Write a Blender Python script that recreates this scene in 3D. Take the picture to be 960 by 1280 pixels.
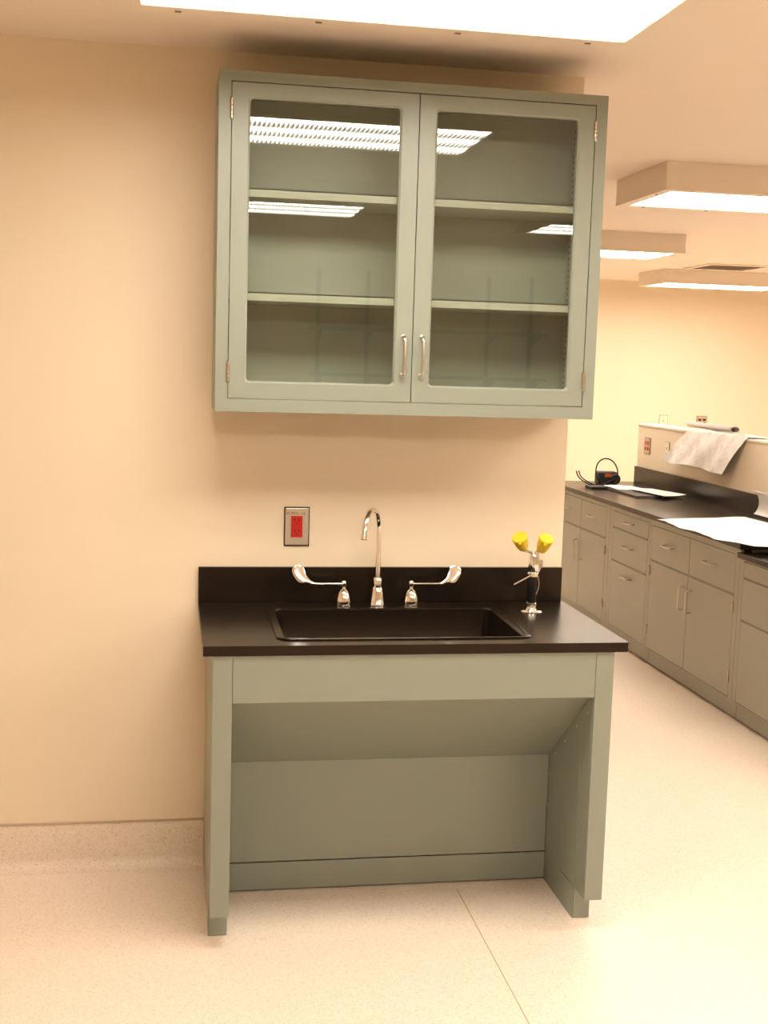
import bpy, bmesh, math, random
from mathutils import Vector, Matrix

random.seed(7)
for o in list(bpy.data.objects):
    bpy.data.objects.remove(o, do_unlink=True)
scene = bpy.context.scene
COL = scene.collection

# ------------------------------------------------------------------ camera
F_PX = 1540.7
yaw, pitch, roll = (math.radians(a) for a in (-9.9497, -6.9165, 1.7449))
fwd = Vector((-math.sin(yaw) * math.cos(pitch), math.cos(yaw) * math.cos(pitch), math.sin(pitch)))
r0 = Vector((math.cos(yaw), math.sin(yaw), 0))
u0 = r0.cross(fwd)
rt = r0 * math.cos(roll) + u0 * math.sin(roll)
up = -r0 * math.sin(roll) + u0 * math.cos(roll)
cam_data = bpy.data.cameras.new('camera')
cam_data.sensor_fit = 'VERTICAL'
cam_data.sensor_height = 24.0
cam_data.lens = F_PX * 24.0 / 1280.0
cam_data.clip_start = 0.05
cam = bpy.data.objects.new('camera', cam_data)
COL.objects.link(cam)
cam.matrix_world = Matrix(((rt.x, up.x, -fwd.x, -0.135), (rt.y, up.y, -fwd.y, -4.160), (rt.z, up.z, -fwd.z, 1.752), (0, 0, 0, 1)))
scene.camera = cam

# ------------------------------------------------------------------ world, exposure
world = bpy.data.worlds.new('world')
scene.world = world
world.use_nodes = True
world.node_tree.nodes['Background'].inputs[0].default_value = (1, 0.85, 0.68, 1)
world.node_tree.nodes['Background'].inputs[1].default_value = 0.0
scene.view_settings.view_transform = 'Standard'
scene.view_settings.look = 'None'
scene.view_settings.exposure = 0.0
scene.view_settings.gamma = 1.0
scene.view_settings.use_curve_mapping = False
LAMP = 19.0                      # radiance of the fluorescent lenses
LAMP_COL = (1.0, 0.92, 0.79)

# ------------------------------------------------------------------ materials
def new_mat(name):
    m = bpy.data.materials.new(name)
    m.use_nodes = True
    nt = m.node_tree
    return m, nt, nt.nodes['Principled BSDF']

def mat(name, col, rough=0.5, metal=0.0, spec=0.5, noise=0.0, nscale=30.0, bump=0.0, bscale=200.0, rvar=0.0):
    m, nt, b = new_mat(name)
    b.inputs['Base Color'].default_value = (*col, 1)
    b.inputs['Roughness'].default_value = rough
    b.inputs['Metallic'].default_value = metal
    b.inputs['Specular IOR Level'].default_value = spec
    tc = nt.nodes.new('ShaderNodeTexCoord')
    n = nt.nodes.new('ShaderNodeTexNoise')
    n.inputs['Scale'].default_value = nscale
    n.inputs['Detail'].default_value = 4
    nt.links.new(tc.outputs['Object'], n.inputs['Vector'])
    if noise:
        mx = nt.nodes.new('ShaderNodeMix'); mx.data_type = 'RGBA'
        mx.inputs['A'].default_value = (*[c * (1 - noise) for c in col], 1)
        mx.inputs['B'].default_value = (*[min(1, c * (1 + noise)) for c in col], 1)
        nt.links.new(n.outputs['Fac'], mx.inputs['Factor'])
        nt.links.new(mx.outputs['Result'], b.inputs['Base Color'])
    if rvar:
        mr = nt.nodes.new('ShaderNodeMapRange')
        mr.inputs['To Min'].default_value = rough - rvar
        mr.inputs['To Max'].default_value = rough + rvar
        nt.links.new(n.outputs['Fac'], mr.inputs['Value'])
        nt.links.new(mr.outputs['Result'], b.inputs['Roughness'])
    if bump:
        n2 = nt.nodes.new('ShaderNodeTexNoise')
        n2.inputs['Scale'].default_value = bscale
        n2.inputs['Detail'].default_value = 3
        nt.links.new(tc.outputs['Object'], n2.inputs['Vector'])
        bp = nt.nodes.new('ShaderNodeBump')
        bp.inputs['Strength'].default_value = bump
        bp.inputs['Distance'].default_value = 0.002
        nt.links.new(n2.outputs['Fac'], bp.inputs['Height'])
        nt.links.new(bp.outputs['Normal'], b.inputs['Normal'])
    return m

def speckle_mat(name, base, dark, light, rough):
    m, nt, b = new_mat(name)
    tc = nt.nodes.new('ShaderNodeTexCoord')
    def vor(scale, lo, hi):
        v = nt.nodes.new('ShaderNodeTexVoronoi'); v.inputs['Scale'].default_value = scale
        nt.links.new(tc.outputs['Object'], v.inputs['Vector'])
        mr = nt.nodes.new('ShaderNodeMapRange')
        mr.inputs['From Min'].default_value = lo; mr.inputs['From Max'].default_value = hi
        sep = nt.nodes.new('ShaderNodeSeparateColor')
        nt.links.new(v.outputs['Color'], sep.inputs['Color'])
        nt.links.new(sep.outputs[0], mr.inputs['Value'])
        return mr.outputs['Result']
    def mix(fac, a, bcol):
        x = nt.nodes.new('ShaderNodeMix'); x.data_type = 'RGBA'
        nt.links.new(fac, x.inputs['Factor'])
        if isinstance(a, tuple): x.inputs['A'].default_value = (*a, 1)
        else: nt.links.new(a, x.inputs['A'])
        x.inputs['B'].default_value = (*bcol, 1)
        return x.outputs['Result']
    c = mix(vor(230, .72, .85), base, dark)
    c = mix(vor(310, .78, .9), c, light)
    nz = nt.nodes.new('ShaderNodeTexNoise'); nz.inputs['Scale'].default_value = 1.6; nz.inputs['Detail'].default_value = 5
    nt.links.new(tc.outputs['Object'], nz.inputs['Vector'])
    mr = nt.nodes.new('ShaderNodeMapRange'); mr.inputs['To Min'].default_value = rough - .06; mr.inputs['To Max'].default_value = rough + .06
    nt.links.new(nz.outputs['Fac'], mr.inputs['Value'])
    nt.links.new(mr.outputs['Result'], b.inputs['Roughness'])
    nt.links.new(c, b.inputs['Base Color'])
    return m

M = {}
M['wall'] = mat('wall_paint', (0.80, 0.67, 0.50), 0.55, spec=0.3, noise=0.012, nscale=3, bump=0.12, bscale=260)
M['ceil'] = mat('ceiling_paint', (0.82, 0.705, 0.595), 0.7, spec=0.2, noise=0.01, nscale=4, bump=0.1, bscale=220)
M['floor'] = speckle_mat('speckled_vinyl', (0.84, 0.705, 0.59), (0.74, 0.60, 0.49), (0.88, 0.77, 0.66), 0.36)
M['cove'] = speckle_mat('speckled_vinyl_cove', (0.76, 0.64, 0.52), (0.66, 0.53, 0.42), (0.81, 0.70, 0.58), 0.42)
M['cap'] = mat('cap_strip_vinyl', (0.50, 0.38, 0.27), 0.5, noise=.03)
M['seam'] = mat('weld_seam', (0.45, 0.34, 0.2), 0.5, noise=.05)
M['steel'] = mat('grey_green_enamel', (0.258, 0.278, 0.226), 0.33, spec=0.5, noise=0.015, nscale=6, rvar=0.03)
M['steel2'] = mat('peninsula_enamel', (0.335, 0.335, 0.265), 0.36, spec=0.5, noise=0.015, nscale=6, rvar=0.03)
M['steel_lit'] = mat('grey_green_enamel_lit', (0.315, 0.335, 0.275), 0.45, spec=0.5, noise=0.015, nscale=6)  # same enamel in a lighter colour, standing in for light inside the cabinet
M['epoxy'] = mat('black_epoxy', (0.010, 0.0065, 0.0045), 0.26, spec=0.34, noise=0.1, nscale=25, rvar=0.02)
M['epoxy'].node_tree.nodes['Principled BSDF'].inputs['Specular Tint'].default_value = (1.0, 0.80, 0.62, 1)
M['chrome'] = mat('chrome', (0.88, 0.86, 0.83), 0.12, metal=1.0, noise=.01)
M['nickel'] = mat('brushed_nickel', (0.62, 0.57, 0.50), 0.28, metal=1.0, noise=.04, nscale=80)
M['hinge'] = mat('hinge_metal', (0.55, 0.46, 0.35), 0.35, metal=1.0, noise=.05)
M['stainless'] = mat('stainless_plate', (0.60, 0.55, 0.47), 0.32, metal=0.85, noise=.03, nscale=60)
M['plate_edge'] = mat('plate_gasket', (0.05, 0.03, 0.02), 0.5, noise=.05)
M['red'] = mat('red_plastic', (0.50, 0.010, 0.006), 0.35, noise=.04)
M['slot'] = mat('dark_slot', (0.10, 0.006, 0.005), 0.6, noise=.05)
M['black'] = mat('black_plastic', (0.014, 0.012, 0.011), 0.4, noise=.1)
M['rubber'] = mat('black_rubber', (0.008, 0.0065, 0.0055), 0.45, spec=0.2, noise=.1)
M['yellow'] = mat('yellow_plastic', (0.82, 0.57, 0.025), 0.42, noise=.03)
M['orange'] = mat('orange_plastic', (0.65, 0.13, 0.03), 0.45, noise=.04)
M['fixture'] = mat('fixture_enamel', (0.78, 0.67, 0.55), 0.45, noise=.01)
M['latch'] = mat('latch_metal', (0.20, 0.14, 0.09), 0.4, metal=.6, noise=.05)
M['wh_plate'] = mat('ivory_plate', (0.80, 0.70, 0.54), 0.4, noise=.02)
M['ink'] = mat('engraved_ink', (0.10, 0.055, 0.02), 0.6, noise=.05)
M['paper'] = mat('white_paper', (0.86, 0.83, 0.80), 0.7, spec=.2, noise=.012, nscale=10)
M['roll'] = mat('grey_paper', (0.58, 0.49, 0.45), 0.7, noise=.03)  # even grey-pink tone, darker than the flat sheets
M['cover'] = mat('dark_notebook_cover', (0.10, 0.085, 0.075), 0.6, noise=.08)
M['dark'] = mat('dark_gap', (0.02, 0.017, 0.013), 0.8, noise=.05)
M['shelf_grey'] = mat('grey_shelf_enamel', (0.12, 0.15, 0.14), 0.4, noise=.02)
M['hw_top'] = mat('half_wall_cap', (0.84, 0.76, 0.62), 0.5, noise=.01)

# clear glass: front face reflects by Fresnel (Schlick), the rest passes straight through
def glass_mat():
    m = bpy.data.materials.new('door_glass'); m.use_nodes = True
    nt = m.node_tree; nt.nodes.clear()
    out = nt.nodes.new('ShaderNodeOutputMaterial')
    mixs = nt.nodes.new('ShaderNodeMixShader')
    tr = nt.nodes.new('ShaderNodeBsdfTransparent'); tr.inputs[0].default_value = (0.96, 0.97, 0.94, 1)
    gl = nt.nodes.new('ShaderNodeBsdfGlossy'); gl.inputs['Roughness'].default_value = 0.0
    gl.inputs['Color'].default_value = (1, 1, 1, 1)
    ge = nt.nodes.new('ShaderNodeNewGeometry')
    dot = nt.nodes.new('ShaderNodeVectorMath'); dot.operation = 'DOT_PRODUCT'
    nt.links.new(ge.outputs['Incoming'], dot.inputs[0]); nt.links.new(ge.outputs['Normal'], dot.inputs[1])
    def mth(op, a, b=None):
        n = nt.nodes.new('ShaderNodeMath'); n.operation = op
        for i, v in enumerate((a, b)):
            if v is None: continue
            if isinstance(v, (int, float)): n.inputs[i].default_value = v
            else: nt.links.new(v, n.inputs[i])
        return n.outputs[0]
    c = mth('ABSOLUTE', dot.outputs['Value'])
    f = mth('ADD', mth('MULTIPLY', mth('POWER', mth('SUBTRACT', 1.0, c), 5.0), 0.93), 0.07)
    nt.links.new(f, mixs.inputs[0])
    nt.links.new(tr.outputs[0], mixs.inputs[1]); nt.links.new(gl.outputs[0], mixs.inputs[2])
    nt.links.new(mixs.outputs[0], out.inputs[0])
    m2 = bpy.data.materials.new('door_glass_back'); m2.use_nodes = True
    nt = m2.node_tree; nt.nodes.clear()
    out = nt.nodes.new('ShaderNodeOutputMaterial')
    tr = nt.nodes.new('ShaderNodeBsdfTransparent'); tr.inputs[0].default_value = (0.97, 0.98, 0.96, 1)
    nt.links.new(tr.outputs[0], out.inputs[0])
    return m, m2
M['glass'], M['glass2'] = glass_mat()

# fluorescent lens: three tubes behind a ribbed prismatic panel
def lens_mat():
    m = bpy.data.materials.new('prismatic_lens'); m.use_nodes = True
    nt = m.node_tree; nt.nodes.clear()
    out = nt.nodes.new('ShaderNodeOutputMaterial')
    em = nt.nodes.new('ShaderNodeEmission')
    em.inputs['Color'].default_value = (*LAMP_COL, 1)
    tc = nt.nodes.new('ShaderNodeTexCoord')
    sep = nt.nodes.new('ShaderNodeSeparateXYZ')
    nt.links.new(tc.outputs['Object'], sep.inputs[0])
    def mth(op, a, b=None):
        n = nt.nodes.new('ShaderNodeMath'); n.operation = op
        for i, v in enumerate((a, b)):
            if v is None: continue
            if isinstance(v, (int, float)): n.inputs[i].default_value = v
            else: nt.links.new(v, n.inputs[i])
        return n.outputs[0]
    # tubes run along x at y = -0.19, 0, 0.19
    row = mth('ADD', mth('MULTIPLY', mth('COSINE', mth('MULTIPLY', sep.outputs['Y'], 2 * math.pi / 0.19)), 0.5), 0.5)
    bar = mth('ADD', mth('MULTIPLY', mth('COSINE', mth('MULTIPLY', sep.outputs['X'], 2 * math.pi / 0.0175)), 0.5), 0.5)
    dash = mth('MULTIPLY', mth('POWER', bar, 0.7), mth('POWER', mth('ADD', mth('MULTIPLY', mth('COSINE', mth('ADD', mth('MULTIPLY', sep.outputs['Y'], 2 * math.pi / 0.19), 2.0)), 0.5), 0.5), 0.4))
    lum = mth('ADD', 0.45, mth('MULTIPLY', mth('POWER', row, 0.8), 1.15))
    st = mth('MULTIPLY', mth('MULTIPLY', lum, mth('SUBTRACT', 1.0, mth('MULTIPLY', dash, 0.93))), LAMP * 1.45)
    nt.links.new(st, em.inputs['Strength'])
    nt.links.new(em.outputs[0], out.inputs[0])
    return m
M['lens'] = lens_mat()

# printed drawing sheet: faint plan lines and shaded rooms
def drawing_mat():
    m, nt, b = new_mat('printed_drawing')
    tc = nt.nodes.new('ShaderNodeTexCoord')
    mp = nt.nodes.new('ShaderNodeMapping'); mp.inputs['Rotation'].default_value = (0, 0, 0.30)
    sx_ = nt.nodes.new('ShaderNodeSeparateXYZ'); cx_ = nt.nodes.new('ShaderNodeCombineXYZ')
    nt.links.new(tc.outputs['Object'], sx_.inputs[0]); nt.links.new(sx_.outputs['Y'], cx_.inputs['X']); nt.links.new(sx_.outputs['Z'], cx_.inputs['Y'])
    nt.links.new(cx_.outputs[0], mp.inputs['Vector'])
    br = nt.nodes.new('ShaderNodeTexBrick')
    br.inputs['Scale'].default_value = 7.0
    br.inputs['Color1'].default_value = (0.84, 0.79, 0.75, 1); br.inputs['Color2'].default_value = (0.74, 0.66, 0.62, 1)
    br.inputs['Mortar'].default_value = (0.62, 0.54, 0.52, 1); br.inputs['Mortar Size'].default_value = 0.010; br.offset = 0.37; br.squash = 0.6; br.squash_frequency = 3
    nt.links.new(mp.outputs[0], br.inputs['Vector'])
    nz = nt.nodes.new('ShaderNodeTexNoise'); nz.inputs['Scale'].default_value = 7; nz.inputs['Detail'].default_value = 6
    nt.links.new(cx_.outputs[0], nz.inputs['Vector'])
    mr = nt.nodes.new('ShaderNodeMapRange'); mr.inputs['From Min'].default_value = .44; mr.inputs['From Max'].default_value = .56
    nt.links.new(nz.outputs['Fac'], mr.inputs['Value'])
    mx = nt.nodes.new('ShaderNodeMix'); mx.data_type = 'RGBA'
    mx.inputs['A'].default_value = (0.86, 0.82, 0.78, 1)
    nt.links.new(mr.outputs['Result'], mx.inputs['Factor']); nt.links.new(br.outputs['Color'], mx.inputs['B'])
    nt.links.new(mx.outputs['Result'], b.inputs['Base Color'])
    b.inputs['Roughness'].default_value = 0.7
    return m
M['drawing'] = drawing_mat()

# ------------------------------------------------------------------ geometry helpers
def obj(name, bm, material, parent=None, smooth=False, loc=None):
    me = bpy.data.meshes.new(name)
    bmesh.ops.recalc_face_normals(bm, faces=bm.faces)
    bm.to_mesh(me); bm.free()
    for m_ in (material if isinstance(material, (list, tuple)) else [material]):
        me.materials.append(M[m_])
    if smooth:
        me.shade_smooth()
        try: me.set_sharp_from_angle(angle=math.radians(38))
        except Exception: pass
    o = bpy.data.objects.new(name, me)
    COL.objects.link(o)
    if loc: o.location = loc
    if parent: o.parent = parent
    return o

def tag(o, label=None, cat=None, group=None, kind=None):
    if label: o['label'] = label
    if cat: o['category'] = cat
    if group: o['group'] = group
    if kind: o['kind'] = kind
    return o

def thing(name, loc, label, cat, group=None):
    o = bpy.data.objects.new(name, None)
    o.empty_display_size = 0.05
    COL.objects.link(o)
    o.location = loc
    return tag(o, label, cat, group)

class B:
    """bmesh collector; coordinates are given in world space, origin is subtracted"""
    def __init__(s, org=(0, 0, 0)):
        s.bm = bmesh.new(); s.o = Vector(org)
    def box(s, x0, x1, y0, y1, z0, z1, bev=0.0):
        t = bmesh.new()
        r = bmesh.ops.create_cube(t, size=1)
        for v in t.verts:
            v.co = Vector(((x0 + x1) / 2 + v.co.x * (x1 - x0), (y0 + y1) / 2 + v.co.y * (y1 - y0), (z0 + z1) / 2 + v.co.z * (z1 - z0)))
        if bev:
            bmesh.ops.bevel(t, geom=t.edges[:], offset=bev, segments=2, affect='EDGES', profile=0.5)
        return s._add(t)
    def _add(s, t):
        for v in t.verts: v.co -= s.o
        me = bpy.data.meshes.new('tmp'); t.to_mesh(me); t.free()
        s.bm.from_mesh(me); bpy.data.meshes.remove(me)
        return s
    def plate(s, outer, holes, d0, d1, axis, chamfer=0.0):
        """flat plate from 2D loops; axis 'y': 2D=(x,z), 'x': 2D=(y,z), 'z': 2D=(x,y); d0 = front"""
        def P(p, d):
            return Vector((p[0], d, p[1])) if axis == 'y' else Vector((d, p[0], p[1])) if axis == 'x' else Vector((p[0], p[1], d))
        t = bmesh.new()
        sides = {}
        for d in (d0, d1):
            edges = []
            for li, loop in enumerate([outer] + holes):
                if chamfer and li and d == d0:
                    cx = sum(p[0] for p in loop) / len(loop); cy = sum(p[1] for p in loop) / len(loop)
                    big = [(p[0] + math.copysign(chamfer, p[0] - cx), p[1] + math.copysign(chamfer, p[1] - cy)) for p in loop]
                    vs = [t.verts.new(P(p, d)) for p in big]
                    vs2 = [t.verts.new(P(p, d0 + math.copysign(chamfer, d1 - d0))) for p in loop]
                    n = len(vs)
                    for i in range(n):
                        t.faces.new((vs[i], vs[(i + 1) % n], vs2[(i + 1) % n], vs2[i]))
                    sides[(d, li)] = vs2
                else:
                    vs = [t.verts.new(P(p, d)) for p in loop]
                    sides[(d, li)] = vs
                for i in range(len(vs)):
                    edges.append(t.edges.get((vs[i], vs[(i + 1) % len(vs)])) or t.edges.new((vs[i], vs[(i + 1) % len(vs)])))
            bmesh.ops.triangle_fill(t, use_beauty=True, use_dissolve=False, edges=edges)
        for li in range(len(holes) + 1):
            a = sides[(d0, li)]; b = sides[(d1, li)]; n = len(a)
            for i in range(n):
                t.faces.new((a[i], a[(i + 1) % n], b[(i + 1) % n], b[i]))
        return s._add(t)
    def lathe(s, c, prof, n=24, axis=(0, 0, 1)):
        """profile [(r, h)] along axis from c"""
        t = bmesh.new(); ax = Vector(axis).normalized()
        q = Vector((0, 0, 1)).rotation_difference(ax)
        rings = []
        for r, h in prof:
            ring = []
            for i in range(n):
                a = 2 * math.pi * i / n
                ring.append(t.verts.new(Vector(c) + q @ Vector((r * math.cos(a), r * math.sin(a), h))))
            rings.append(ring)
        for a, b in zip(rings, rings[1:]):
            for i in range(n):
                t.faces.new((a[i], a[(i + 1) % n], b[(i + 1) % n], b[i]))
        t.faces.new(rings[0][::-1]); t.faces.new(rings[-1])
        return s._add(t)
    def tube(s, pts, r, n=10, closed=False):
        t = bmesh.new(); pts = [Vector(p) for p in pts]; m = len(pts)
        rs = r if isinstance(r, (list, tuple)) else [r] * m
        tang = []
        for i in range(m):
            if closed: d = pts[(i + 1) % m] - pts[i - 1]
            else: d = pts[min(i + 1, m - 1)] - pts[max(i - 1, 0)]
            tang.append(d.normalized())
        nrm = tang[0].orthogonal().normalized()
        rings = []
        for i in range(m):
            if i: nrm = (tang[i - 1].rotation_difference(tang[i]) @ nrm)
            bi = tang[i].cross(nrm).normalized()
            rings.append([t.verts.new(pts[i] + rs[i] * (math.cos(2 * math.pi * k / n) * nrm + math.sin(2 * math.pi * k / n) * bi)) for k in range(n)])
        seq = list(zip(rings, rings[1:])) + ([(rings[-1], rings[0])] if closed else [])
        for a, b in seq:
            for k in range(n):
                t.faces.new((a[k], a[(k + 1) % n], b[(k + 1) % n], b[k]))
        if not closed:
            t.faces.new(rings[0][::-1]); t.faces.new(rings[-1])
        return s._add(t)
    def sheet(s, fn, nu, nv, th):
        """thin curved sheet: fn(u,v)->point; thickness th downwards along normals"""
        t = bmesh.new()
        g = [[t.verts.new(fn(i / nu, j / nv)) for j in range(nv + 1)] for i in range(nu + 1)]
        for i in range(nu):
            for j in range(nv):
                t.faces.new((g[i][j], g[i + 1][j], g[i + 1][j + 1], g[i][j + 1]))
        t.normal_update()
        geo = bmesh.ops.solidify(t, geom=t.faces[:], thickness=th)
        return s._add(t)
    def ngon_prism(s, pts, off):
        t = bmesh.new()
        a = [t.verts.new(Vector(p)) for p in pts]; b = [t.verts.new(Vector(p) + Vector(off)) for p in pts]
        n = len(a); t.faces.new(a); t.faces.new(b[::-1])
        for i in range(n): t.faces.new((a[i], b[i], b[(i + 1) % n], a[(i + 1) % n]))
        return s._add(t)

def rect(x0, x1, z0, z1): return [(x0, z0), (x1, z0), (x1, z1), (x0, z1)]
def rrect(x0, x1, z0, z1, r, n=5):
    out = []
    for cx, cz, a0 in ((x1 - r, z0 + r, -90), (x1 - r, z1 - r, 0), (x0 + r, z1 - r, 90), (x0 + r, z0 + r, 180)):
        for k in range(n + 1):
            a = math.radians(a0 + 90 * k / n)
            out.append((cx + r * math.cos(a), cz + r * math.sin(a)))
    return out
def smoothpath(pts, n=6):
    """Catmull-Rom through points"""
    P = [Vector(p) for p in pts]; out = []
    for i in range(len(P) - 1):
        p0 = P[max(i - 1, 0)]; p1 = P[i]; p2 = P[i + 1]; p3 = P[min(i + 2, len(P) - 1)]
        for k in range(n):
            t = k / n
            out.append(0.5 * ((2 * p1) + (p2 - p0) * t + (2 * p0 - 5 * p1 + 4 * p2 - p3) * t * t + (3 * p1 - p0 - 3 * p2 + p3) * t ** 3))
    out.append(P[-1])
    return out
def copy_tree(o, parent=None):
    c = o.copy(); COL.objects.link(c)
    if parent: c.parent = parent
    for ch in list(o.children): copy_tree(ch, c)
    return c

# ------------------------------------------------------------------ room shell
H = 2.734
XL, XR, YN, YF = -2.3, 8.2, -7.4, 9.15
WX = 1.241
def struct(name, b, m): return tag(obj(name, b.bm, m), kind='structure')
floor = struct('floor', B().box(XL - .12, XR + .12, YN - .12, YF + .12, -0.10, 0.0), 'floor')
tag(obj('weld_seam', B().box(0.8285, 0.8315, YN, -0.30, -0.0005, 0.0006).bm, 'seam', floor))
struct('ceiling', B().box(XL - .12, XR + .12, YN - .12, YF + .12, H, H + 0.10), 'ceil')
wall_back = struct('wall_back', B().box(XL, WX, 0, 0.15, 0, H), 'wall')
struct('wall_left', B().box(XL - .12, XL, YN - .12, YF + .12, 0, H), 'wall')
struct('wall_right', B().box(XR, XR + .12, YN - .12, YF + .12, 0, H), 'wall')
struct('wall_front', B().box(XL, XR, YN - .12, YN, 0, H), 'wall')
struct('wall_far', B().box(XL, XR, YF, YF + .12, 0, H), 'wall')
# flash-coved base along the sink wall, speckled like the floor
def cove(name, x0, x1, h=0.159):
    prof = [(-0.0005, 0.0), (-0.0005, h), (-0.004, h), (-0.005, h - .004)]
    for k in range(9):
        a = math.radians(90 * k / 8); r = 0.04
        prof.append((-0.005 - r + r * math.cos(a), r - r * math.sin(a) + 0.0005))
    prof.append((-0.045, 0.0))
    o = obj(name, B().ngon_prism([(x0, y, z) for y, z in prof], (x1 - x0, 0, 0)).bm, 'cove', smooth=True)
    tag(o, kind='structure')
    obj('cap_strip', B().box(x0, x1, -0.008, -0.0005, h, h + .006, .001).bm, 'cap', o)
cove('baseboard_back', XL, -0.0085)

# ------------------------------------------------------------------ ceiling light fixtures
FX, FY, FZ = 1.345, 0.665, 0.134
def make_fixture():
    t = thing('ceiling_light', (0, 0, 0), 'x', 'ceiling light', 'surface mounted ceiling lights')
    b = B()
    w = 0.012
    for a in ((-FX/2, FX/2, -FY/2, -FY/2 + w), (-FX/2, FX/2, FY/2 - w, FY/2), (-FX/2, -FX/2 + w, -FY/2 + w, FY/2 - w), (FX/2 - w, FX/2, -FY/2 + w, FY/2 - w)):
        b.box(a[0], a[1], a[2], a[3], -FZ + .004, -0.0005)
    b.box(-FX/2 + w, FX/2 - w, -FY/2 + w, FY/2 - w, -0.02, -0.0005)
    obj('housing', b.bm, 'fixture', t)
    b = B(); b.plate(rect(-FX/2 - .002, FX/2 + .002, -FY/2 - .002, FY/2 + .002), [rrect(-FX/2 + .055, FX/2 - .055, -FY/2 + .055, FY/2 - .055, .006)], -FZ, -FZ + .012, 'z', chamfer=.003)
    obj('door_frame', b.bm, 'fixture', t)
    obj('lens', B().box(-FX/2 + .054, FX/2 - .054, -FY/2 + .054, FY/2 - .054, -FZ + .006, -FZ + .010).bm, 'lens', t)
    for s in (-1, 1):
        for x in (-.53, -.18, .18, .53):
            obj('latch', B().box(x - .008, x + .008, s * (FY/2 - .022) - .004, s * (FY/2 - .022) + .004, -FZ - .003, -FZ, .001).bm, 'latch', t)
        obj('latch', B().box(s * (FX/2 - .024) - .004, s * (FX/2 - .024) + .004, -.17, -.154, -FZ - .003, -FZ, .001).bm, 'latch', t)
    return t
fix = make_fixture()
spots = [
    (0.405, -1.245, 'ceiling light fixture right above the glass-door wall cabinet and sink'),
    (2.827, 1.815, 'ceiling light box hanging over the aisle beside the drawer cabinets of the peninsula'),
    (2.857, 4.765, 'ceiling light box over the far end of the peninsula counter'),
    (5.225, 7.64, 'ceiling light box beside the ceiling air vent, nearest the far wall'),
    (0.30, -3.63, 'ceiling light fixture reflected under the top shelf in the left glass door'),
    (2.72, -3.98, 'ceiling light fixture reflected under the top shelf in the right glass door'),
    (5.225, 1.815, 'added unseen ceiling light box over the aisle behind the half wall'),  # from here on the fixtures are out of view, added to light the room
    (5.225, 4.70, 'added unseen ceiling light box behind the half wall, over the draped drawing sheet'),
    (2.80, 7.64, 'added unseen ceiling light box beyond the peninsula, by the far wall'),
    (0.40, 7.64, 'added unseen fill light behind the sink wall, brightening the far wall'),  # hidden fixture added to brighten the far wall
    (7.3, 6.2, 'added unseen ceiling light box in the far corner by the right wall'),
    (2.80, -1.245, 'added unseen ceiling light fixture in line with the one above the sink'),
    (5.225, -1.245, 'added unseen ceiling light fixture by the right wall, in line with the sink light'),
    (5.225, -3.98, 'added unseen ceiling light fixture by the right wall near the shelf wall'),
]
for i, (x, y, lab) in enumerate(spots):
    o = fix if i == 0 else copy_tree(fix)
    o.location = (x, y, H)
    o['label'] = lab

# ceiling air vent
vt = thing('ceiling_vent', (4.98, 6.84, H), 'square white air vent set in the ceiling beside a light box', 'air vent')
vo = (4.98, 6.84, H)
obj('frame', B(vo).plate(rect(4.67, 5.29, 6.53, 7.15), [rect(4.72, 5.24, 6.58, 7.10)], H - .012, H - .0005, 'z').bm, 'fixture', vt)
obj('backing', B(vo).box(4.72, 5.24, 6.58, 7.10, H - .003, H - .0005).bm, 'cap', vt)
for k in range(6):
    y = 6.61 + k * .09
    obj('slat', B(vo).ngon_prism([(4.72, y, H - .011), (4.72, y + .06, H - .004), (4.72, y + .06, H - .002), (4.72, y, H - .009)], (.52, 0, 0)).bm, 'fixture', vt)

# ------------------------------------------------------------------ wall cabinet with glass doors
YU = -0.3145
UZ0, UZ1, UW = 1.5876, 2.6075, 1.219
uo = (UW / 2, 0, UZ0)
uc = thing('wall_cabinet', uo, 'grey-green metal wall cabinet with two glass doors above the sink', 'cabinet')
b = B(uo)
b.box(0.001, .016, YU + .02, -.001, UZ0, UZ1); b.box(UW - .016, UW - .001, YU + .02, -.001, UZ0, UZ1)
b.box(.016, UW - .016, YU + .02, -.001, UZ0, UZ0 + .025); b.box(.016, UW - .016, YU + .02, -.001, UZ1 - .025, UZ1)
b.box(.016, UW - .016, -.012, -.001, UZ0 + .025, UZ1 - .025)
obj('body', b.bm, 'steel_lit', uc)
DX0, DX1, DZ0, DZ1 = .037, 1.182, 1.627, 2.577
obj('face_frame', B(uo).plate(rect(0, UW, UZ0, UZ1), [rect(DX0, DX1, DZ0, DZ1)], YU, YU + .02, 'y').bm, 'steel', uc)
for z in (2.243, 1.930):
    b = B(uo); b.box(.020, UW - .020, -.283, -.016, z, z + .004); b.box(.020, UW - .020, -.286, -.283, z, z + .026)
    b.box(.020, UW - .020, -.286, -.016, z + .0225, z + .026)
    obj('shelf', b.bm, 'steel_lit', uc)
for xs, sgn in ((.0162, 1), (UW - .0162, -1)):        # shelf-clip strips with punched holes
    for yy in (-.255, -.05):
        st = obj('shelf_strip', B(uo).box(min(xs, xs + sgn * .003), max(xs, xs + sgn * .003), yy - .008, yy + .008, UZ0 + .03, UZ1 - .03).bm, 'steel_lit', uc)
        b = B(uo)
        for k in range(46):
            z = UZ0 + .05 + k * .02
            b.box(min(xs + sgn * .003, xs + sgn * .0034), max(xs + sgn * .003, xs + sgn * .0034), yy - .0035, yy + .0035, z, z + .007)
        tag(obj('clip_holes', b.bm, 'dark', st), kind='stuff')
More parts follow.
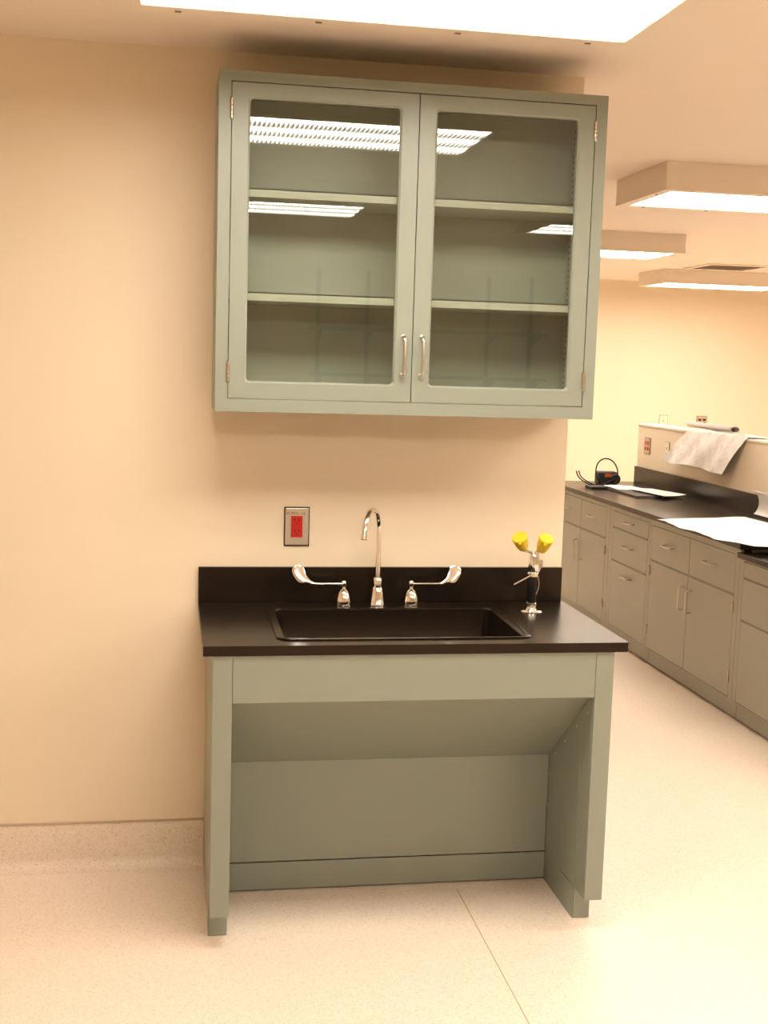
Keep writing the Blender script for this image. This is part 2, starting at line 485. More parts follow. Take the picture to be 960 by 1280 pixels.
def wire_pull(bld, c, along, out, L=.125, d=.032, r=.0042):
    c = Vector(c); a = Vector(along); o_ = Vector(out)
    h = L / 2; k = .012
    p = [c - a * h, c - a * h + o_ * (d - k)]
    for t in (30, 60, 90): p.append(c - a * (h - k + k * math.cos(math.radians(t))) + o_ * (d - k + k * math.sin(math.radians(t))))
    q = []
    for t in (90, 60, 30): q.append(c + a * (h - k + k * math.cos(math.radians(t))) + o_ * (d - k + k * math.sin(math.radians(t))))
    p += q + [c + a * h + o_ * (d - k), c + a * h]
    bld.tube(p, r, 8)
    bld.lathe(c - a * h, [(r * 1.7, 0), (r * 1.7, .003), (r, .004)], 10, out); bld.lathe(c + a * h, [(r * 1.7, 0), (r * 1.7, .003), (r, .004)], 10, out)
    return bld
for side, (x0, x1, g0, g1, hx, kx) in enumerate(((DX0 + .003, .6125, .0945, .555, .584, DX0 + .0015), (.6155, DX1 - .003, .672, 1.1255, .643, DX1 - .0015))):
    d = obj('door', B(uo).plate(rect(x0, x1, DZ0 + .003, DZ1 - .003), [rrect(g0, g1, 1.683, 2.529, .012)], YU, YU + .018, 'y', chamfer=.006).bm, 'steel', uc)
    g = B(uo).box(g0 - .006, g1 + .006, YU + .0085, YU + .0125, 1.677, 2.535)
    go = obj('glass_pane', g.bm, ['glass2', 'glass'], d)
    for p in go.data.polygons:
        p.material_index = 1 if p.normal.y < -.9 else 0
    tag(go, 'clear glass pane')
    obj('handle', wire_pull(B(uo), (hx, YU, 1.7735), (0, 0, 1), (0, -1, 0), L=.120, r=.0048).bm, 'nickel', d, smooth=True)
    for z0 in (1.678, 2.465):
        b = B(uo)
        for k in range(5):
            b.lathe((kx, YU - .004, z0 + k * .0125), [(.0038, 0), (.0052, .0012), (.0052, .0108), (.0038, .012)], 12)
        b.lathe((kx, YU - .004, z0 - .002), [(.002, 0), (.0042, .0025)], 12); b.lathe((kx, YU - .004, z0 + .0625), [(.0042, 0), (.002, .0025)], 12)
        obj('hinge', b.bm, 'hinge', d, smooth=True)

# ------------------------------------------------------------------ sink base cabinet
X0, X1, YB = -.0075, 1.2066, -.6587
IX0, IX1 = .049, 1.1496
CT0, CT1 = .8982, .9279
bo = ((X0 + X1) / 2, -.3, 0)
bc = thing('sink_base_cabinet', bo, 'grey-green metal sink base with open knee space below black counter', 'cabinet')
BT = CT0 - .0005
for s, (xa, xb, xi) in enumerate(((X0, IX0, IX0), (IX1, X1, IX1))):
    # end panel: runs back to the wall, toe notch at the front
    prof = [(-.001, 0), (-.001, BT), (YB + .02, BT), (YB + .02, .106), (-.552, .106), (-.552, 0)]
    sp = obj('end_panel', B(bo).ngon_prism([(xa + .0, y, z) for y, z in prof], (xb - xa, 0, 0)).bm, 'steel', bc)
    obj('post', B(bo).box(xa, xb, YB, YB + .0195, .106, BT, .0008).bm, 'steel', bc)
    inn = .0012 if s == 0 else -.0012
    # removable liner on the knee-space side with its seams
    xs = (xi, xi + inn)
    lp = [(-.27, .108), (-.27, .445), (-.56, .665), (-.56, .108)]
    ln = obj('side_liner', B(bo).ngon_prism([(xs[0], y, z) for y, z in lp], (inn, 0, 0)).bm, 'steel', sp)
    obj('toe_cover', B(bo).box(min(xs), max(xs), -.540, -.256, .006, .104).bm, 'steel', sp)
    obj('toe_end', B(bo).box(xa + .003, xb - .002, -.556, -.5525, .002, .104, .0006).bm, 'steel', sp)
    b = B(bo)
    for yy, zz in ((-.62, .713), (-.53, .645), (-.42, .562), (-.33, .493), (-.27, .40), (-.27, .29), (-.27, .18)):
        obj('screw', B(bo).lathe((xi + inn * 1.0, yy + .012, zz - .022), [(.0045, 0), (.0038, .0018), (.0015, .0026)], 10, (1 if s == 0 else -1, 0, 0)).bm, 'nickel', sp, smooth=True)
obj('front_rail', B(bo).box(IX0 + .0012, IX1 - .0012, YB, YB + .019, .7565, BT, .0008).bm, 'steel', bc)
# sloping panel hiding the sink bowl and the vertical back panel
sl = [(YB + .0195, .760), (-.25, .443), (-.247, .447), (YB + .0195, .765)]
obj('sloped_panel', B(bo).ngon_prism([(IX0 + .002, y, z) for y, z in sl], (IX1 - IX0 - .004, 0, 0)).bm, 'steel', bc)
obj('back_panel', B(bo).box(IX0 + .002, IX1 - .002, -.2495, -.2475, .102, .4425).bm, 'steel', bc)
obj('kick_panel', B(bo).box(IX0 + .002, IX1 - .002, -.2515, -.2475, .006, .0985).bm, 'steel', bc)

# ------------------------------------------------------------------ countertop and sink
co = (.605, -.33, CT0)
CX0, CX1, CYF = -.0365, 1.248, -.664
ct = thing('countertop', co, 'black epoxy countertop with backsplash on the sink base', 'countertop')
SX0, SX1, SY0, SY1 = .182, .967, -.600, -.128
hole = rrect(SX0 + .008, SX1 - .008, SY0 + .006, SY1 - .008, .035, 6)
obj('slab', B(co).plate(rrect(CX0, CX1, CYF, -.001, .004, 2), [hole], CT1, CT0, 'z').bm, 'epoxy', ct)
obj('backsplash', B(co).box(CX0, WX - .001, -.0176, -.001, CT1 + .0003, CT1 + .121, .0015).bm, 'epoxy', ct)

so = ((SX0 + SX1) / 2, (SY0 + SY1) / 2, CT1)
b = B(so)
def loopz(x0, x1, y0, y1, r, z): return [(p[0], p[1], z) for p in rrect(x0, x1, y0, y1, r, 6)]
loops = [loopz(SX0, SX1, SY0, SY1, .040, CT1 + .0004), loopz(SX0, SX1, SY0, SY1, .040, CT1 + .0035), loopz(SX0 + .003, SX1 - .003, SY0 + .002, SY1 - .003, .038, CT1 + .0055),
         loopz(SX0 + .022, SX1 - .022, SY0 + .009, SY1 - .026, .030, CT1 + .0055), loopz(SX0 + .027, SX1 - .027, SY0 + .013, SY1 - .031, .028, CT1 + .001),
         loopz(SX0 + .033, SX1 - .033, SY0 + .019, SY1 - .037, .026, CT1 - .13), loopz(SX0 + .05, SX1 - .05, SY0 + .036, SY1 - .054, .02, CT1 - .150),
         loopz(SX0 + .30, SX1 - .30, SY0 + .19, SY1 - .20, .01, CT1 - .156),
         loopz(SX0 + .30, SX1 - .30, SY0 + .19, SY1 - .20, .01, CT1 - .162), loopz(SX0 + .045, SX1 - .045, SY0 + .030, SY1 - .048, .02, CT1 - .157),
         loopz(SX0 + .026, SX1 - .026, SY0 + .012, SY1 - .031, .028, CT1 - .13), loopz(SX0 + .020, SX1 - .020, SY0 + .0085, SY1 - .025, .03, CT1 + .0004)]
t = bmesh.new()
rings = [[t.verts.new(p) for p in L] for L in loops]
for a, c in list(zip(rings, rings[1:])) + [(rings[-1], rings[0])]:
    n = len(a)
    for i in range(n): t.faces.new((a[i], a[(i + 1) % n], c[(i + 1) % n], c[i]))
t.faces.new(rings[7]); t.faces.new(rings[8])
b._add(t)
sink = thing('sink', so, 'black rectangular drop-in epoxy sink in the countertop', 'sink')
obj('bowl', b.bm, 'epoxy', sink, smooth=True)
obj('drain', B(so).lathe((so[0], so[1] - .005, CT1 - .1555), [(.045, 0), (.045, .002), (.035, .0022), (.032, .001)], 24).bm, 'chrome', sink, smooth=True)

# ------------------------------------------------------------------ faucet with wrist blades
FYC = -.096
fo = (.563, FYC, CT1)
fc = thing('sink_faucet', fo, 'chrome gooseneck faucet with two wrist-blade handles behind the sink', 'faucet')
z0 = CT1 + .0002
obj('spout_base', B(fo).lathe((.563, FYC, z0), [(.027, 0), (.0275, .004), (.0265, .012), (.0255, .014), (.0215, .045), (.019, .062), (.0165, .066), (.0135, .068), (.0135, .074), (.0155, .076), (.0155, .092), (.0125, .098), (.0095, .100)], 28).bm, 'chrome', fc, smooth=True)
dirv = Vector((-.072, -.132, 0)).normalized()
pts = [Vector((.563, FYC, z0 + .09)), Vector((.563, FYC, z0 + .18)), Vector((.563, FYC, z0 + .265))]
R = .072
for k in range(1, 15):
    a = math.radians(180 - k * 172 / 14)
    pts.append(Vector((.563, FYC, z0 + .265)) + dirv * (R + R * math.cos(a)) + Vector((0, 0, R * math.sin(a))))
end = pts[-1]; dn = (pts[-1] - pts[-2]).normalized()
pts.append(end + dn * .018)
obj('gooseneck', B(fo).tube(pts, .0088, 14).bm, 'chrome', fc, smooth=True)
obj('aerator', B(fo).lathe(end + dn * .010, [(.0092, 0), (.0108, .001), (.0108, .018), (.009, .020)], 18, dn).bm, 'chrome', fc, smooth=True)
k_ = .000283
blade = [((410, 374), (415, 397)), ((375, 364), (385, 395)), ((345, 348), (350, 388)), ((315, 322), (315, 372)), ((292, 292), (280, 376)), ((277, 262), (235, 388)),
         ((266, 235), (195, 366)), ((260, 213), (158, 325)), ((256, 197), (132, 282)), ((250, 184), (120, 245)), ((238, 175), (120, 213)), ((220, 169), (134, 188)), ((200, 166), (160, 172))]
for sx, hx in ((1, .448), (-1, .680)):
    hb = obj('handle_base', B(fo).lathe((hx, FYC, z0), [(.0265, 0), (.0268, .004), (.026, .012), (.0262, .018), (.024, .032), (.0195, .046), (.013, .056), (.0065, .060), (.0055, .068), (.0085, .070), (.0085, .082), (.006, .084)], 24).bm, 'chrome', fc, smooth=True)
    bl = B(fo)
    t = bmesh.new()
    def bp(u, v, q):
        dx = (u - 738) * k_ * sx; dz = (385 - v) * k_
        return Vector((hx + dx, FYC - .004 + q + .35 * max(0, dz), z0 + .078 + dz))
    rings = []
    for (ia, oa) in blade:
        w = math.hypot(ia[0] - oa[0], ia[1] - oa[1]) * k_
        th = .0038 if w < .008 else .0026
        ring = []
        for f_, q in ((0, 0), (.12, -.8), (.35, -1), (.65, -1), (.88, -.8), (1, 0), (.88, .8), (.5, 1), (.12, .8)):
            ring.append(t.verts.new(bp(ia[0] + (oa[0] - ia[0]) * f_, ia[1] + (oa[1] - ia[1]) * f_, q * th)))
        rings.append(ring)
    for a, c in zip(rings, rings[1:]):
        for i in range(len(a)): t.faces.new((a[i], a[(i + 1) % len(a)], c[(i + 1) % len(a)], c[i]))
    t.faces.new(rings[0]); t.faces.new(rings[-1])
    bl._add(t)
    bl.tube([(hx, FYC - .004, z0 + .078), (hx + (420 - 738) * k_ * sx, FYC - .004, z0 + .078), (hx + (385 - 738) * k_ * sx, FYC - .004, z0 + .0785)], .0038, 12)
    bl.lathe((hx, FYC, z0 + .070), [(.0085, 0), (.0088, .008), (.0088, .014), (.006, .018)], 16)
    obj('wrist_blade', bl.bm, 'chrome', fc, smooth=True)

# ------------------------------------------------------------------ eyewash
ex, ey = 1.079, -.185
eo = (ex, ey, CT1)
ew = thing('eyewash_spray', eo, 'eyewash station with two yellow capped heads on chrome stem at counter end', 'eyewash')
obj('flange', B(eo).lathe((ex, ey, z0), [(.040, 0), (.040, .002), (.034, .005), (.020, .007), (.0175, .012), (.0175, .020), (.019, .021), (.019, .030), (.015, .032)], 28).bm, 'chrome', ew, smooth=True)
obj('grip', B(eo).lathe((ex + .001, ey, z0 + .030), [(.0145, 0), (.0155, .004), (.0150, .045), (.0160, .086), (.014, .090)], 20).bm, 'rubber', ew, smooth=True)
b = B(eo)
b.lathe((ex + .002, ey, z0 + .117), [(.014, 0), (.0185, .003), (.0185, .012), (.015, .016), (.012, .018)], 20)
b.lathe((ex + .002, ey, z0 + .133), [(.012, 0), (.0165, .008), (.0165, .030), (.0145, .052), (.011, .066), (.008, .072)], 20)
b.lathe((ex + .012, ey - .006, z0 + .135), [(.007, 0), (.0085, .01), (.008, .055), (.005, .068)], 14)
obj('valve_body', b.bm, 'chrome', ew, smooth=True)
b = B(eo); b.tube([(ex - .006, ey - .012, z0 + .125), (ex - .035, ey - .022, z0 + .113), (ex - .072, ey - .030, z0 + .096)], [.0034, .003, .003], 8)
obj('push_handle', b.bm, 'chrome', ew, smooth=True)
b = B(eo); b.box(ex + .024, ex + .034, ey - .008, ey + .006, z0 + .150, z0 + .178, .002); b.tube([(ex + .028, ey, z0 + .152), (ex + .020, ey, z0 + .135), (ex + .015, ey, z0 + .125)], .004, 8)
obj('squeeze_lever', b.bm, 'nickel', ew, smooth=True)
obj('chain', B(eo).tube(smoothpath([(ex + .018, ey - .006, z0 + .122), (ex + .022, ey - .008, z0 + .100), (ex + .021, ey - .008, z0 + .080), (ex + .014, ey - .008, z0 + .058)]), .0016, 6).bm, 'nickel', ew, smooth=True)
for s, (hx, hz, ax) in enumerate(((ex - .042, z0 + .226, (-.42, -.50, .76)), (ex + .028, z0 + .219, (.14, -.52, .84)))):
    ax = Vector(ax).normalized()
    tip = Vector((hx, ey - .010, hz))
    foot = tip - ax * .018
    arm = smoothpath([(ex + .003, ey, z0 + .196), (ex + .003 + (hx - ex) * .35, ey + .002, z0 + .203), (ex + (hx - ex) * .8, ey + .004, z0 + .208), foot], 5)
    obj('arm', B(eo).tube(arm, .0048, 10).bm, 'chrome', ew, smooth=True)
    hd = obj('spray_head', B(eo).lathe(foot, [(.008, 0), (.0150, .005), (.0200, .018), (.0235, .036), (.0245, .052)], 24, ax).bm, 'yellow', ew, smooth=True)
    c2 = B(eo).lathe(foot + ax * .0521, [(.0255, 0), (.0262, .002), (.0262, .007), (.0245, .0095), (.010, .0105)], 24, ax)
    # small lift tab on the cap
    tb = foot + ax * .050 + Vector((-.008, -.022, -.008))
    c2.box(tb.x - .005, tb.x + .005, tb.y - .004, tb.y + .004, tb.z - .007, tb.z + .005, .001)
    obj('dust_cap', c2.bm, 'yellow', hd, smooth=True)

# ------------------------------------------------------------------ red outlet above the counter
oo = (.2935, 0, 1.1875)
ol = thing('wall_outlet', oo, 'red electrical outlet in steel plate on the wall above the sink', 'outlet')
obj('back_edge', B(oo).box(.2500, .3370, -.0035, -.0005, 1.1200, 1.2550).bm, 'plate_edge', ol)
obj('cover_plate', B(oo).box(.2535, .3335, -.0075, -.0035, 1.1240, 1.2510, .0018).bm, 'stainless', ol)
rd = obj('receptacle', B(oo).box(.2735, .3130, -.0100, -.0075, 1.1510, 1.2250, .0012).bm, 'red', ol)
for cz in (1.2065, 1.1695):
    for dx in (-.007, .007):
        obj('slot', B(oo).box(.2933 + dx - .0018, .2933 + dx + .0018, -.0104, -.0099, cz, cz + .009).bm, 'slot', rd)
    obj('slot', B(oo).lathe((.2933, -.0099, cz - .008), [(.0028, 0), (.0028, .0005)], 10, (0, -1, 0)).bm, 'slot', rd)
for z in (1.2445, 1.1310):
    obj('screw', B(oo).lathe((.2935, -.0075, z), [(.0035, 0), (.003, .0010), (.001, .0014)], 10, (0, -1, 0)).bm, 'nickel', ol, smooth=True)
fcu = bpy.data.curves.new('lettering', 'FONT')
fcu.body = 'ECPNC-1A'; fcu.size = .0135; fcu.align_x = 'CENTER'
tmp = bpy.data.objects.new('lettering_tmp', fcu); COL.objects.link(tmp)
dg = bpy.context.evaluated_depsgraph_get()
me = bpy.data.meshes.new_from_object(tmp.evaluated_get(dg))
bpy.data.objects.remove(tmp, do_unlink=True)
me.materials.clear(); me.materials.append(M['ink'])
lt = bpy.data.objects.new('lettering', me); COL.objects.link(lt)
lt.parent = ol; lt.rotation_euler = (math.pi / 2, 0, 0); lt.location = (-.004, -.0078, 1.2285 - oo[2])

# ------------------------------------------------------------------ peninsula: cabinets along the aisle
PX = 2.685                      # plane of the fronts
HX = 3.36                       # face of the half wall
PEND = 4.715
def peninsula_cabinet(y0, y1, top, fronts, label, holes=None):
    """fronts: list of (ya, yb, za, zb, type, hinge_y)"""
    org = (3.0, (y0 + y1) / 2, 0)
    holes = holes or [f_[:4] for f_ in fronts]
    c = thing('lab_cabinet', org, label, 'cabinet', 'base cabinets of the peninsula')
    obj('body', B(org).box(PX + .060, HX - .003, y0 + .001, y1 - .001, .101, top).bm, 'steel_lit', c)
    obj('toe_kick', B(org).box(PX + .030, PX + .034, y0 + .001, y1 - .001, .007, .1005).bm, 'steel2', c)
    obj('plinth', B(org).box(PX + .060, HX - .003, y0 + .001, y1 - .001, .0, .1005).bm, 'steel_lit', c)
    obj('bottom_shelf', B(org).box(PX + .017, PX + .060, y0 + .001, y1 - .001, .1012, .104).bm, 'steel_lit', c)
    obj('face_frame', B(org).plate(rect(y0 + .001, y1 - .001, .101, top), [rect(*h_) for h_ in holes], PX, PX + .0165, 'x').bm, 'steel2', c)
    for a, b_, za, zb, typ, hy in fronts:
        g = .0026
        f = obj(typ, B(org).box(PX - .0005, PX + .016, a + g, b_ - g, za + g, zb - g, .001).bm, 'steel2', c)
        if typ == 'drawer':
            obj('pull', wire_pull(B(org), (PX - .0005, (a + b_) / 2, za + (zb - za) * (.55 if zb - za < .3 else .83)), (0, 1, 0), (-1, 0, 0), L=.115).bm, 'nickel', f, smooth=True)
        else:
            py = (a + .05) if abs(hy - b_) < .02 else (b_ - .05)
            obj('pull', wire_pull(B(org), (PX - .0005, py, .50), (0, 0, 1), (-1, 0, 0), L=.125).bm, 'nickel', f, smooth=True)
            for hz in (.19, .545):
                obj('hinge', B(org).lathe((PX - .004, hy, hz), [(.003, 0), (.005, .002), (.005, .056), (.003, .058)], 10).bm, 'hinge', f, smooth=True)
    return c
TOPH = .8795
mid1 = 3.985
peninsula_cabinet(3.410, 4.690, TOPH, [
    (mid1, 4.52, .655, .853, 'drawer', 0), (3.475, mid1, .655, .853, 'drawer', 0),
    (mid1, 4.52, .108, .650, 'door', 4.52), (3.475, mid1, .108, .650, 'door', 3.475)],
    'grey peninsula base cabinet at its far end, under the coiled black cord', [(3.475, 4.52, .655, .853), (3.475, 4.52, .108, .650)])
peninsula_cabinet(2.725, 3.409, TOPH, [
    (2.755, 3.352, .748, .852, 'drawer', 0), (2.755, 3.352, .536, .744, 'drawer', 0), (2.755, 3.352, .110, .532, 'drawer', 0)],
    'narrow grey base cabinet with three stacked drawers between two door cabinets')
peninsula_cabinet(1.545, 2.724, TOPH, [
    (2.152, 2.700, .640, .846, 'drawer', 0), (1.590, 2.152, .640, .846, 'drawer', 0),
    (2.152, 2.700, .108, .635, 'door', 2.700), (1.590, 2.152, .108, .635, 'door', 1.590)],
    'grey base cabinet with two drawers and two doors under the big white sheet', [(1.590, 2.700, .640, .846), (1.590, 2.700, .108, .635)])
peninsula_cabinet(.62, 1.544, .8395, [
    (.66, 1.503, .743, .826, 'drawer', 0), (.66, 1.503, .528, .739, 'drawer', 0), (.66, 1.503, .106, .524, 'drawer', 0)],
    'lower grey drawer cabinet under the stepped-down black counter')

# half wall behind the counters
HW0 = .40
hw = struct('wall_half', B().box(HX, HX + .14, HW0, PEND, 0, 1.338), 'wall')
obj('wall_cap', B().box(HX - .006, HX + .146, HW0 - .006, PEND + .006, 1.3382, 1.354, .002).bm, 'hw_top', hw)

po = (3.03, 3.12, .88)
pc = thing('peninsula_countertop', po, 'long black peninsula countertop with backsplash along the half wall', 'countertop')
obj('slab', B(po).box(2.668, HX - .001, 1.522, PEND, .880, .910, .002).bm, 'epoxy', pc)
obj('backsplash', B(po).box(HX - .020, HX - .001, 1.522, PEND - .002, .9103, 1.030, .0015).bm, 'epoxy', pc)
lo = (3.03, 1.07, .84)
lc = thing('lowered_countertop', lo, 'lower black countertop section stepping down from the peninsula counter', 'countertop')
obj('slab', B(lo).box(2.655, HX - .001, .60, 1.5215, .840, .868, .002).bm, 'epoxy', lc)
obj('backsplash', B(lo).box(HX - .020, HX - .001, .60, 1.5215, .8683, .990, .0015).bm, 'epoxy', lc)

# outlets on the half wall and the far wall
def outlet_x(yc, zc, w, h, label, duplex, name='wall_outlet', cat='outlet'):
    og = (HX, yc, zc)
    t_ = thing(name, og, label, cat, 'half wall electrical plates')
    obj('back_edge', B(og).box(HX - .003, HX - .0005, yc - w/2 - .003, yc + w/2 + .003, zc - h/2 - .003, zc + h/2 + .003).bm, 'plate_edge', t_)
    obj('cover_plate', B(og).box(HX - .007, HX - .003, yc - w/2, yc + w/2, zc - h/2, zc + h/2, .0015).bm, 'stainless' if duplex else 'wh_plate', t_)
    if duplex:
        for dy in (-.023, .023):
            for dz in (-.021, .021):
                r_ = obj('receptacle', B(og).box(HX - .0095, HX - .007, yc + dy - .016, yc + dy + .016, zc + dz - .015, zc + dz + .015, .001).bm, 'orange', t_)
                obj('slot', B(og).box(HX - .0099, HX - .0094, yc + dy - .006, yc + dy + .006, zc + dz - .006, zc + dz + .006).bm, 'slot', r_)
    else:
        for dz in (-.02, .02):
            r_ = obj('receptacle', B(og).lathe((HX - .007, yc, zc + dz), [(.016, 0), (.016, .002), (.014, .0025)], 16, (-1, 0, 0)).bm, 'wh_plate', t_, smooth=True)
            obj('slot', B(og).box(HX - .0100, HX - .0094, yc - .005, yc + .005, zc + dz - .004, zc + dz + .004).bm, 'dark', r_)
    return t_
outlet_x(4.52, 1.197, .112, .115, 'double orange outlet plate at the far end of the half wall', True)
outlet_x(4.148, 1.188, .075, .118, 'ivory outlet on half wall at the corner of the draped drawing', False)
outlet_x(3.715, 1.186, .075, .118, 'ivory outlet behind the draped drawing with its bottom edge showing', False)
for xc, zc, red in ((5.393, 1.190, False), (5.857, 1.190, True)):
    og = (xc, YF, zc)
    t_ = thing('wall_outlet', og, 'outlet with two dark sockets on the far wall above the rolled sheet' if red else 'blank ivory plate on the far wall beyond the half wall', 'outlet', 'far wall electrical plates')
    w = .12 if red else .095
    obj('back_edge', B(og).box(xc - w/2 - .004, xc + w/2 + .004, YF - .003, YF - .0005, zc - .064, zc + .064).bm, 'plate_edge', t_)
    obj('cover_plate', B(og).box(xc - w/2, xc + w/2, YF - .008, YF - .003, zc - .060, zc + .060, .0015).bm, 'stainless' if red else 'wh_plate', t_)
    if red:
        for dx in (-.028, .028):
            for dz in (-.02, .02):
                obj('receptacle', B(og).box(xc + dx - .017, xc + dx + .017, YF - .0115, YF - .008, zc + dz - .013, zc + dz + .013, .001).bm, 'slot', t_)
    else:
        obj('screw', B(og).lathe((xc, YF - .008, zc), [(.007, 0), (.006, .002)], 10, (0, -1, 0)).bm, 'ink', t_)

# ------------------------------------------------------------------ drawing sheet draped over the half wall
dorg = (HX, 3.6, 1.355)
def drape(u, v):
    # u: along the wall (0 far left .. 1 near right), v: 0 = back edge on the cap, 1 = lower edge hanging in front
    yA = 3.73 + (2.88 - 3.73) * u               # on the top
    yB = 4.12 + (3.08 - 4.12) * u               # lower edge
    drop = .232 + .006 * math.sin(u * 9) + .010 * abs(u - .5)
    L0 = .148                                    # stretch on the cap
    Lt = L0 + drop
    s = v * Lt
    w = .006 * math.sin(u * 9 + 1) + .004 * math.sin(u * 21)
    if s < L0:
        k = s / L0
        x = HX + .148 - .160 * k; z = 1.3562 + .004 + w * .3 + .026 * (1 - k) * max(0, math.sin(u * math.pi * 1.0 - .2)) * 0
        lift = .018 * max(0, math.sin((u - .78) / .22 * math.pi)) if u > .78 else 0
        z += lift * k + .002
        y = yA + (yB - yA) * .12 * k
    else:
        k = (s - L0) / drop
        x = HX - .012 - .028 * math.sin(min(1, k * 1.4) * math.pi / 2) - (.018 + .020 * u) * k + 1.4 * w * k
        z = 1.358 - drop * k + (.010 * math.cos(k * 2) * 0)
        y = yA + (yB - yA) * (.12 + .88 * k)
        if k < .12: z += .0 
    return Vector((x, y, z))
ds = obj('drawing_sheet', B(dorg).sheet(drape, 40, 36, .0012).bm, 'drawing', smooth=True, loc=dorg)
tag(ds, 'large printed drawing sheet draped over the half wall', 'paper')
def roll(u, v):
    a = -0.6 + v * 2 * math.pi * 1.6
    r = .014 + .010 * v
    y = 4.02 - .66 * u
    return Vector((HX + .105 + 1.5 * r * math.cos(a) + .02 * u, y, 1.3860 + .9 * r * math.sin(a)))
rs_o = (HX + .11, 3.8, 1.36)
ro = obj('rolled_sheet', B(rs_o).sheet(roll, 10, 40, .001).bm, 'roll', smooth=True, loc=rs_o)
tag(ro, 'loosely rolled paper edge lying on top of the half wall', 'paper')

# ------------------------------------------------------------------ things on the peninsula counter
CZ = .9102
# big white sheets near the front edge
def big(u, v):
    # u: far(0) -> near(1) along y ; v: front edge(0) -> back(1)
    yf = 2.42 - (2.42 - 1.40) * u + .02 * math.sin(u * 8)
    yb = 2.56 - (2.56 - 1.20) * u + .03 * math.sin(v * 9)
    xf = 2.600 + .014 * math.sin(u * 15) + .006 * math.sin(u * 31) + .085 * max(0, (u - .6) / .4) ** 2
    xb = 3.20 + .06 * u
    y = yf + (yb - yf) * v; x = xf + (xb - xf) * v
    z = CZ + .004 + .006 * max(0, math.sin(u * 7 + v * 4)) * v
    if v > .86 : z += ((v - .86) / .14) ** 2 * .05 * max(0, u - .25)
    return Vector((x, y, z))
bo2 = (2.95, 1.95, CZ)
b_s = obj('paper_sheet', B(bo2).sheet(big, 40, 24, .0015).bm, 'paper', smooth=True, loc=bo2)
tag(b_s, 'large blank white paper sheet hanging over the peninsula counter edge', 'paper')
# curled sheet standing against the backsplash
def curl(u, v):
    a = math.radians(-60 + 150 * v)
    y = 2.62 - .80 * u
    return Vector((HX - .11 + .075 * math.cos(a) * (.8 + .2 * u), y, CZ + .082 + .075 * math.sin(a)))
cu_o = (HX - .1, 2.1, CZ)
cs = obj('curled_sheet', B(cu_o).sheet(curl, 8, 16, .0012).bm, 'paper', smooth=True, loc=cu_o)
tag(cs, 'curled white paper standing up by the backsplash', 'paper')

# stack of papers with a dark notebook
nb_o = (2.99, 3.75, CZ)
nb = thing('notebook', nb_o, 'dark covered notebook lying under loose white sheets', 'notebook')
b = B(nb_o); b.ngon_prism([(2.905, 4.10, CZ), (3.10, 4.08, CZ), (3.11, 3.60, CZ), (2.92, 3.58, CZ)], (0, 0, .012))
obj('cover', b.bm, 'cover', nb)
def psheet(pts, z, amp, org, name, lab):
    a, b_, c, d = [Vector((p[0], p[1], 0)) for p in pts]
    def fn(u, v):
        p = a * (1 - u) * (1 - v) + b_ * u * (1 - v) + c * u * v + d * (1 - u) * v
        return Vector((p.x, p.y, z + amp * (math.sin(u * 5 + v * 2) * .5 + .5)))
    o = obj(name, B(org).sheet(fn, 12, 12, .0012).bm, 'paper', smooth=True, loc=org)
    return tag(o, lab, 'paper', 'loose papers on the peninsula')
psheet([(2.925, 4.235), (3.13, 4.225), (3.15, 3.86), (2.92, 3.92)], CZ + .0145, .004, nb_o, 'loose_paper', 'white sheet lying on the notebook beside the black cord')
psheet([(3.00, 3.98), (3.19, 3.98), (3.275, 3.585), (3.07, 3.46)], CZ + .0205, .004, nb_o, 'loose_paper', 'white sheet on the notebook, the one away from the cord')

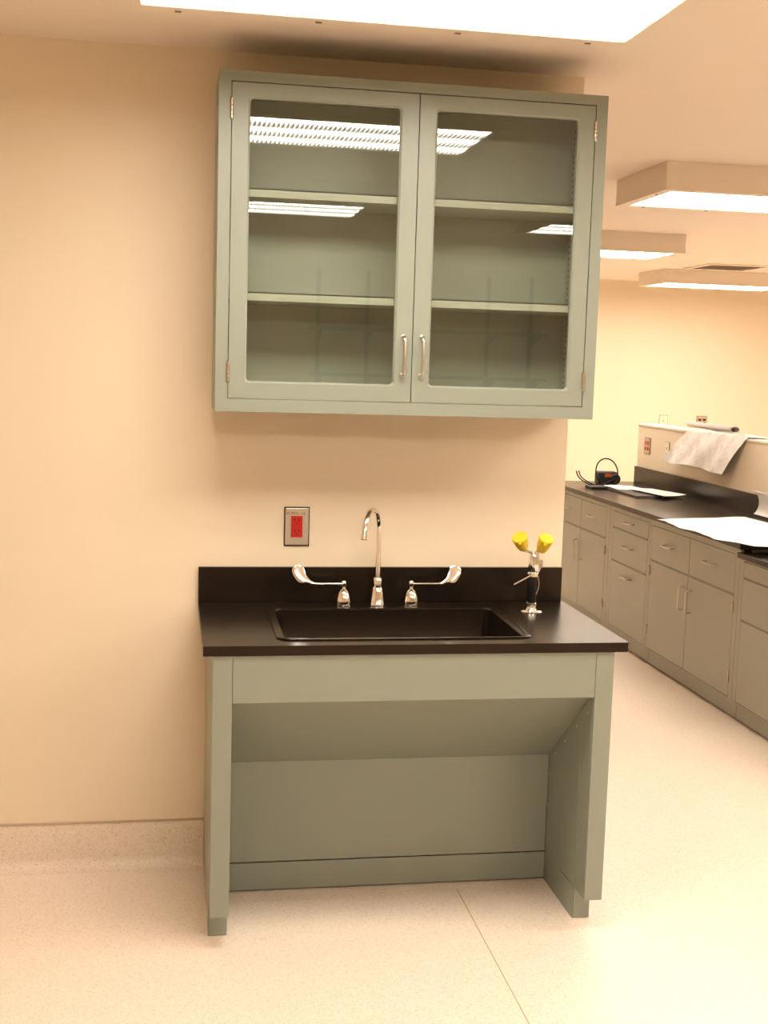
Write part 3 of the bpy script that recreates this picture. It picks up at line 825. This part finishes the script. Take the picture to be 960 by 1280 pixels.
# black adapter with coiled cord
ao = (2.98, 4.35, CZ)
ad = thing('power_adapter', ao, 'black boxy power adapter with orange label on the peninsula counter', 'adapter')
b = B(ao); b.box(2.950, 3.095, 4.40, 4.50, CZ, CZ + .098, .012)
bd = obj('case', b.bm, 'black', ad)
obj('label', B(ao).box(2.995, 3.045, 4.3988, 4.4002, CZ + .060, CZ + .086).bm, 'orange', bd)
b = B(ao)
b.lathe((3.075, 4.385, CZ + .045), [(.036, 0), (.040, .008), (.040, .05), (.034, .06)], 18, (0, 1, 0))
obj('plug', b.bm, 'black', ad, smooth=True)
cd = B(ao)
lp = []
for k in range(40):
    a = 2 * math.pi * k / 40 + .4
    lp.append((2.985 + .083 * math.cos(a), 4.335 + .03 * math.sin(a), CZ + .102 + .096 * math.sin(a)))
cd.tube(lp, .0052, 8, closed=True)
cd.tube(smoothpath([(3.06, 4.34, CZ + .062), (2.99, 4.30, CZ + .035), (2.90, 4.28, CZ + .008), (2.83, 4.30, CZ + .022), (2.775, 4.33, CZ + .060), (2.755, 4.34, CZ + .108)]), .0045, 8)
cd.tube(smoothpath([(3.00, 4.28, CZ + .006), (2.91, 4.26, CZ + .008), (2.845, 4.28, CZ + .026), (2.79, 4.32, CZ + .064), (2.773, 4.34, CZ + .110)]), .0042, 8)
tag(obj('cord', cd.bm, 'rubber', ad, smooth=True), 'black coiled cord')
tp = obj('flat_black_case', B(ao).box(2.790, 2.915, 4.09, 4.235, CZ, CZ + .018, .003).bm, 'black', loc=ao)
tag(tp, 'thin flat black case lying beside the coiled cord', 'case')

# ------------------------------------------------------------------ wall shelf across the room (seen in the door glass)
wo = (1.75, YN, 1.3)
ws = thing('wall_shelf', wo, 'dark grey two-tier wall shelf reflected in the cabinet glass', 'shelf')
for x in (1.14, 1.58, 2.68, 3.08):
    st = obj('standard', B(wo).box(x - .018, x + .018, YN + .001, YN + .022, 1.30, 2.55, .001).bm, 'shelf_grey', ws)
    for z in (1.62, 2.02):
        obj('bracket', B(wo).ngon_prism([(x - .006, YN + .022, z), (x - .006, YN + .32, z), (x - .006, YN + .32, z - .02), (x - .006, YN + .022, z - .10)], (.012, 0, 0)).bm, 'shelf_grey', ws)
for z in (1.62, 2.02):
    obj('board', B(wo).box(1.06, 3.16, YN + .024, YN + .33, z + .0005, z + .030, .002).bm, 'shelf_grey', ws)
